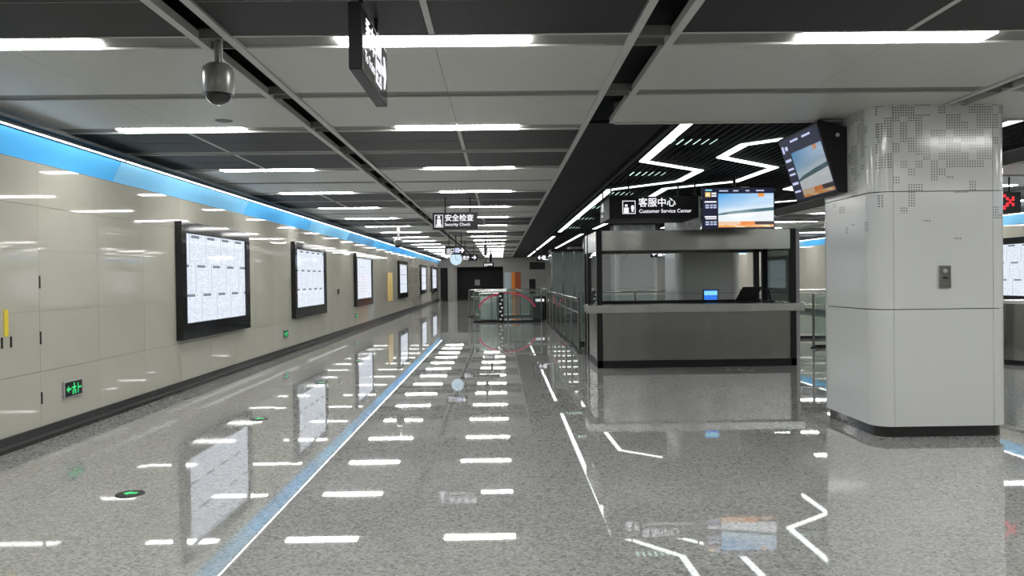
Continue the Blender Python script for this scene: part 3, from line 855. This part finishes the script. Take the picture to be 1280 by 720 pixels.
# clock
t = thing('wall_clock', (-1.64, 30.0, 2.36), 'round pale blue lit clock hanging under the arrow sign', 'clock')
MB().tube((-1.64, 30.0, 2.36), (-1.64, 30.12, 2.36), 0.245, 32).build('case', 'grey', t)
dl = MB().tube((-1.64, 29.995, 2.36), (-1.64, 29.999, 2.36), 0.225, 32).build('dial', 'lit_clock', t)
MB().box(-1.655, -1.64, 29.99, 29.994, 2.35, 2.50).build('hand', 'grey', dl)
MB().prism([(-1.64, 29.99, 2.365), (-1.64, 29.99, 2.345), (-1.54, 29.99, 2.30), (-1.535, 29.99, 2.315)], (0, 0.003, 0)).build('hand', 'grey', dl)
MB().tube((-1.64, 30.06, 2.60), (-1.64, 30.06, ZC + 0.2), 0.02).build('hanger', 'black', t)

# ================================================================== SCREENS
def screen_front(x0, x1, y, z0, z1, label):
    t = thing('hanging_screen', ((x0 + x1) / 2, y, z0), label, 'screen')
    MB().box(x0, x1, y, y + 0.09, z0, z1).build('case', 'gloss_black', t, bevel=0.008)
    w, h = x1 - x0, z1 - z0
    xs = x0 + w * 0.225
    df = MB().box(x0 + 0.015, x1 - 0.015, y - 0.003, y - 0.001, z0 + 0.015, z1 - 0.015).build('display_field', 'lit_navy', t)
    MB().quad((xs, y - 0.006, z0 + 0.03), (x1 - 0.025, y - 0.006, z0 + 0.03), (x1 - 0.025, y - 0.006, z1 - h * 0.155), (xs, y - 0.006, z1 - h * 0.155)).build('picture', 'pic', df)
    b = lambda n, m, u0, u1, v0, v1: MB().box(x0 + w * u0, x0 + w * u1, y - 0.007, y - 0.004, z0 + h * v0, z0 + h * v1).build(n, m, df)
    b('caption_band', 'lit_cyan', 0.05, 0.14, 0.915, 0.945)
    b('line_badge', 'lit_yellow', 0.05, 0.12, 0.77, 0.88)
    b('badge_text', 'lit', 0.065, 0.105, 0.80, 0.85)
    for (u0, u1, v0, v1) in ((0.135, 0.20, 0.83, 0.87), (0.135, 0.20, 0.775, 0.81), (0.04, 0.20, 0.635, 0.67), (0.04, 0.20, 0.28, 0.315), (0.05, 0.20, 0.24, 0.265)):
        b('text_line', 'lit', u0, u1, v0, v1)
    for v in (0.50, 0.10):
        for u0, u1 in ((0.05, 0.10), (0.115, 0.15), (0.16, 0.20)):
            b('text_line', 'lit_text', u0, u1, v, v + 0.035); b('text_line', 'lit_text', u0, u1, v + 0.055, v + 0.09)
    for u0, u1 in ((0.24, 0.36), (0.43, 0.50), (0.60, 0.65), (0.74, 0.85)):
        b('ticker_text', 'lit_text', u0, u1, 0.895, 0.925)
    MB().tube(((x0 + x1) / 2 - 0.05, y + 0.045, z1), ((x0 + x1) / 2 - 0.05, y + 0.045, ZC + 0.2), 0.025).build('hanger', 'black', t)
    return t
screen_front(3.35, 4.57, 13.2, 2.375, 3.07, 'bright information screen showing a coast, hanging above the booth')
def wedge_screen(s, label, dim):
    """screen on a column flank, tilted down, in a black wedge housing; s=-1 left flank, +1 right flank"""
    xb = AX + s * 0.675
    ya, yb = 8.33, 9.50
    z0, z1 = 2.46, 3.20
    xt, xl = AX + s * 0.99, AX + s * 0.765
    t = thing('column_screen', (xb, (ya + yb) / 2, z0), label, 'screen')
    pts = [(xb, ya, z0), (xl, ya, z0), (xt, ya, z1), (xt + -s * 0.03, ya, z1 + 0.02), (xb, ya, z1 - 0.06)]
    if s > 0: pts = pts[::-1]
    MB().prism(pts, (0, yb - ya, 0)).build('housing', 'black', t)
    n = Vector((s * (z1 - z0), 0, -abs(xt - xl))).normalized()
    if n.x * s < 0: n = -n
    def P(u, v, d=0.004):       # u from far (left when facing it) to near for the left flank
        yy = yb + (ya - yb) * u if s < 0 else ya + (yb - ya) * u
        return Vector((xl + (xt - xl) * v, yy, z0 + (z1 - z0) * v)) + n * d
    def Q(nm, mat, u0, u1, v0, v1, d, par=None): return MB().quad(P(u0, v0, d), P(u1, v0, d), P(u1, v1, d), P(u0, v1, d)).build(nm, mat, par or t)
    df = Q('display_field', 'lit_navy', 0.02, 0.98, 0.03, 0.97, 0.003)
    Q('picture', 'pic2', 0.24, 0.97, 0.05, 0.74, 0.006, df)
    for (u0, u1, v0, v1) in ((0.05, 0.10, 0.77, 0.88), (0.13, 0.20, 0.80, 0.86), (0.05, 0.20, 0.63, 0.67), (0.05, 0.20, 0.50, 0.53), (0.05, 0.20, 0.42, 0.45), (0.05, 0.20, 0.27, 0.31), (0.05, 0.2, 0.15, 0.18), (0.3, 0.5, 0.89, 0.92), (0.6, 0.8, 0.89, 0.92)):
        Q('text_line', 'lit_text', u0, u1, v0, v1, 0.007, df)
    xe = (xb + xt) / 2 - s * 0.06
    MB().tube((xe, ya, 3.06), (xe, ya - 0.004, 3.06), 0.022).build('badge', 'bright_steel', t)
    return t
wedge_screen(-1, 'tilted screen in a black housing on the left flank of the foreground column', True)
t = sign_box('hanging_screen', 1.40, 2.13, 37.6, 37.7, 2.02, 2.36, 'dark screen seen from behind far down by the glass barrier', 'screen', poles=[(1.55, 37.65), (1.7, 37.65)])

# ================================================================== DOME CAMERAS, SPEAKER
def dome_camera(x, y, k, label, drop=0.0):
    t = thing('dome_camera', (x, y, 2.81 - drop), label, 'camera', 'dome cameras under the ceiling')
    z = -drop
    MB().lathe(x, y, [(0.100 * k, 2.895 + z), (0.108 * k, 2.93 + z), (0.108 * k, 3.02 + z), (0.098 * k, 3.06 + z), (0.07 * k, 3.085 + z), (0.03 * k, 3.09 + z)], 32).build('housing', 'dome', t, smooth=True)
    MB().lathe(x, y, [(0.104 * k, 2.882 + z), (0.106 * k, 2.896 + z)], 32).build('ring', 'dome', t)
    prof = [(0.086 * k * math.cos(a), 2.886 + z - 0.078 * math.sin(a)) for a in [math.radians(q) for q in (88, 75, 60, 45, 30, 15, 0)]]
    MB().lathe(x, y, prof, 28).build('dome', 'smoke', t, smooth=True)
    MB().tube((x, y, 3.085 + z), (x, y, ZC + 0.05), 0.022 * k).build('pole', 'dome', t)
    MB().tube((x + 0.03, y, 3.085 + z), (x + 0.03, y, ZC + 0.05), 0.006 * k, 8).build('cable', 'white', t)
dome_camera(-1.905, 5.5, 1.0, 'grey dome security camera hanging near the camera at upper left')
dome_camera(-3.1, 24.5, 1.25, 'small dark dome camera far down the left lane', 0.22)
t = thing('ceiling_speaker', (-2.78, 8.18, ZC), 'round grey speaker grille flush in the ceiling by the dome camera', 'speaker')
MB().lathe(-2.78, 8.18, [(0.075, ZC - 0.008), (0.09, ZC)], 28).build('rim', 'speaker', t)
MB().lathe(-2.78, 8.18, [(0.06, ZC - 0.011), (0.065, ZC - 0.008)], 28).build('grille', 'speaker', t)

# ================================================================== GLASS BARRIERS AND GATES
def barrier(name, a, b, label, n, h=1.15, posts=True):
    """glass balustrade from a to b (plan), n panes"""
    a, b = Vector(a), Vector(b); d = (b - a) / n; L = d.length; u = d.normalized(); nrm = Vector((-u.y, u.x))
    t = thing(name, ((a.x + b.x) / 2, (a.y + b.y) / 2, 0), label, 'barrier', 'glass barriers')
    def slab(p, q, w, z0, z1):
        return MB().prism([(p.x + nrm.x * w, p.y + nrm.y * w, z0), (p.x - nrm.x * w, p.y - nrm.y * w, z0), (q.x - nrm.x * w, q.y - nrm.y * w, z0), (q.x + nrm.x * w, q.y + nrm.y * w, z0)], (0, 0, z1 - z0))
    for i in range(n):
        p, q = a + d * i, a + d * (i + 1)
        slab(p + u * 0.05, q - u * 0.05, 0.006, 0.12, h - 0.08).build('glass_pane', 'glass', t)
        slab(p + u * 0.03, q - u * 0.03, 0.03, 0.0, 0.07).build('kerb', 'black', t)
    for i in range(n + 1):
        p = a + d * i
        MB().tube((p.x, p.y, 0), (p.x, p.y, h - 0.03), 0.03).build('post', 'steel', t)
        MB().lathe(p.x, p.y, [(0.07, 0), (0.07, 0.012), (0.05, 0.03)], 16).build('foot', 'black', t)
    MB().tube((a.x, a.y, h), (b.x, b.y, h), 0.026).build('handrail', 'bright_steel', t, smooth=True)
    MB().tube((a.x, a.y, 0.86), (b.x, b.y, 0.86), 0.012, 8).build('mid_rail', 'steel', t)
    return t
f1 = barrier('glass_barrier', (1.66, 16.9), (1.68, 27.2), 'glass barrier running back from the left corner of the booth', 6)
tag(MB().tube((1.652, 24.6, 0.93), (1.645, 24.6, 0.93), 0.13, 24).build('round_sticker', 'red', f1), 'round red sticker')
f2 = barrier('glass_barrier', (-0.95, 29.3), (1.50, 29.3), 'glass barrier with a red arc crossing in front of the silver gate', 2)
barrier('glass_barrier', (1.72, 27.5), (1.72, 29.2), 'short glass barrier joining the long barrier to the crossing one', 1)
barrier('glass_barrier', (-1.3, 33.5), (1.9, 33.5), 'second glass barrier crossing farther back by the dark end', 3)
barrier('glass_barrier', (5.55, 20.0), (9.6, 20.0), 'farther glass barrier right of the booth', 3, 1.22)
barrier('glass_barrier', (6.85, 17.4), (9.4, 17.4), 'nearer glass barrier between booth and foreground column', 2, 1.2)
barrier('glass_barrier', (1.9, 19.2), (4.6, 19.2), 'low glass barrier behind the service booth', 2, 1.25)
t = thing('ticket_gate', (-0.42, 30.2, 0), 'silver gate cabinet with painted white reflections at the crossing barrier', 'gate')
MB().box(-0.78, -0.10, 29.7, 31.0, 0.05, 1.02).build('cabinet', 'bright_steel', t, bevel=0.02)
MB().box(-0.74, -0.35, 29.688, 29.699, 0.12, 0.95).build('reflection_plate', 'white', t)  # white reflections on the steel, put in as white plates
MB().box(-0.30, -0.14, 29.688, 29.699, 0.12, 0.95).build('reflection_plate', 'white', t)
MB().box(-0.80, -0.08, 29.68, 31.05, 1.02, 1.07).build('top', 'steel', t, bevel=0.01)
MB().box(-0.76, -0.12, 29.72, 30.98, 0.0, 0.05).build('plinth', 'black', t)
t = thing('gate_post', (0.03, 29.14, 0), 'black post with painted speckled reflections beside the silver gate cabinet', 'post')
MB().box(-0.05, 0.12, 29.05, 29.22, 0.0, 1.10).build('shaft', 'gloss_black', t, bevel=0.01)
for i in range(7): MB().box(-0.03 + 0.05 * (i % 2), 0.04 + 0.05 * (i % 2), 29.043, 29.049, 0.10 + 0.14 * i, 0.16 + 0.14 * i).build('reflection_mark', 'white', t)  # speckled reflections of the post, put in as white blocks
MB().box(-0.06, 0.13, 29.04, 29.23, 1.10, 1.14).build('cap', 'bright_steel', t)
# red arc film on the crossing barrier
ar = MB(); N = 24; inner, outer = [], []
for k in range(N + 1):
    a = math.radians(12 + 156 * k / N)
    inner.append((0.24 + 1.02 * math.cos(a), 29.285, 0.42 + 0.63 * math.sin(a))); outer.append((0.24 + 1.075 * math.cos(a), 29.285, 0.42 + 0.68 * math.sin(a)))
for k in range(N): ar.prism([inner[k], outer[k], outer[k + 1], inner[k + 1]], (0, 0.004, 0))
tag(ar.build('red_arc', 'red', f2), 'crimson arc across the glass')
# small lit console beyond the barrier
t = thing('console', (1.52, 31.2, 0), 'dark console with a lit white strip beyond the glass barrier', 'console')
MB().box(1.25, 1.80, 31.0, 31.5, 0, 0.62).build('body', 'shutter', t, bevel=0.01)
MB().box(1.37, 1.70, 30.99, 30.999, 0.70, 0.80).build('light', 'lit', t)
MB().box(1.27, 1.78, 31.0, 31.5, 0.62, 0.90).build('hood', 'shutter', t)

# lift enclosure of frosted panels
t = thing('lift_enclosure', (2.85, 30.5, 0), 'grey green frosted glass lift enclosure with steel posts behind the barrier', 'enclosure')
for i in range(3):
    xa = 1.95 + i * 0.42
    MB().box(xa + 0.02, xa + 0.40, 30.0, 30.02, 0.05, 2.55).build('frosted_panel', 'frost', t)
for i in range(4): MB().box(1.93 + i * 0.42, 1.97 + i * 0.42, 29.98, 30.04, 0, 2.6).build('steel_post', 'bright_steel', t)
for i in range(2): MB().box(1.94, 1.96, 30.06 + i * 0.9, 30.92 + i * 0.9, 0.05, 2.55).build('frosted_panel', 'frost', t)
MB().box(3.23, 3.50, 30.0, 31.9, 0.0, 2.6).build('dark_door', 'shutter', t)
MB().box(1.93, 3.5, 29.98, 31.9, 2.6, 2.68).build('roof', 'shutter', t)

# steel counter with a rounded end right of the column
cp = []
for k in range(13):
    a = math.radians(90 + 180 * k / 12)
    cp.append((9.35 + 0.55 * math.cos(a), 13.9 + 0.55 * math.sin(a)))
cp += [(11.4, 13.35), (11.4, 14.45)]
t = thing('steel_counter', (10.0, 13.9, 0), 'dark steel counter with a rounded end right of the column', 'counter')
MB().prism([(a, b, 0.08) for a, b in cp], (0, 0, 0.98)).build('body', 'steel', t, smooth=True)
MB().prism([(a * 1.0, b, 0.0) for a, b in cp], (0, 0, 0.08)).build('plinth', 'black', t, smooth=True)
MB().prism([(9.35 + (a - 9.35) * 1.05, 13.9 + (b - 13.9) * 1.05, 1.06) for a, b in cp], (0, 0, 0.05)).build('top', 'white', t)
MB().box(9.6, 10.4, 13.31, 13.33, 1.0, 1.10).build('magenta_strip', 'red', t)
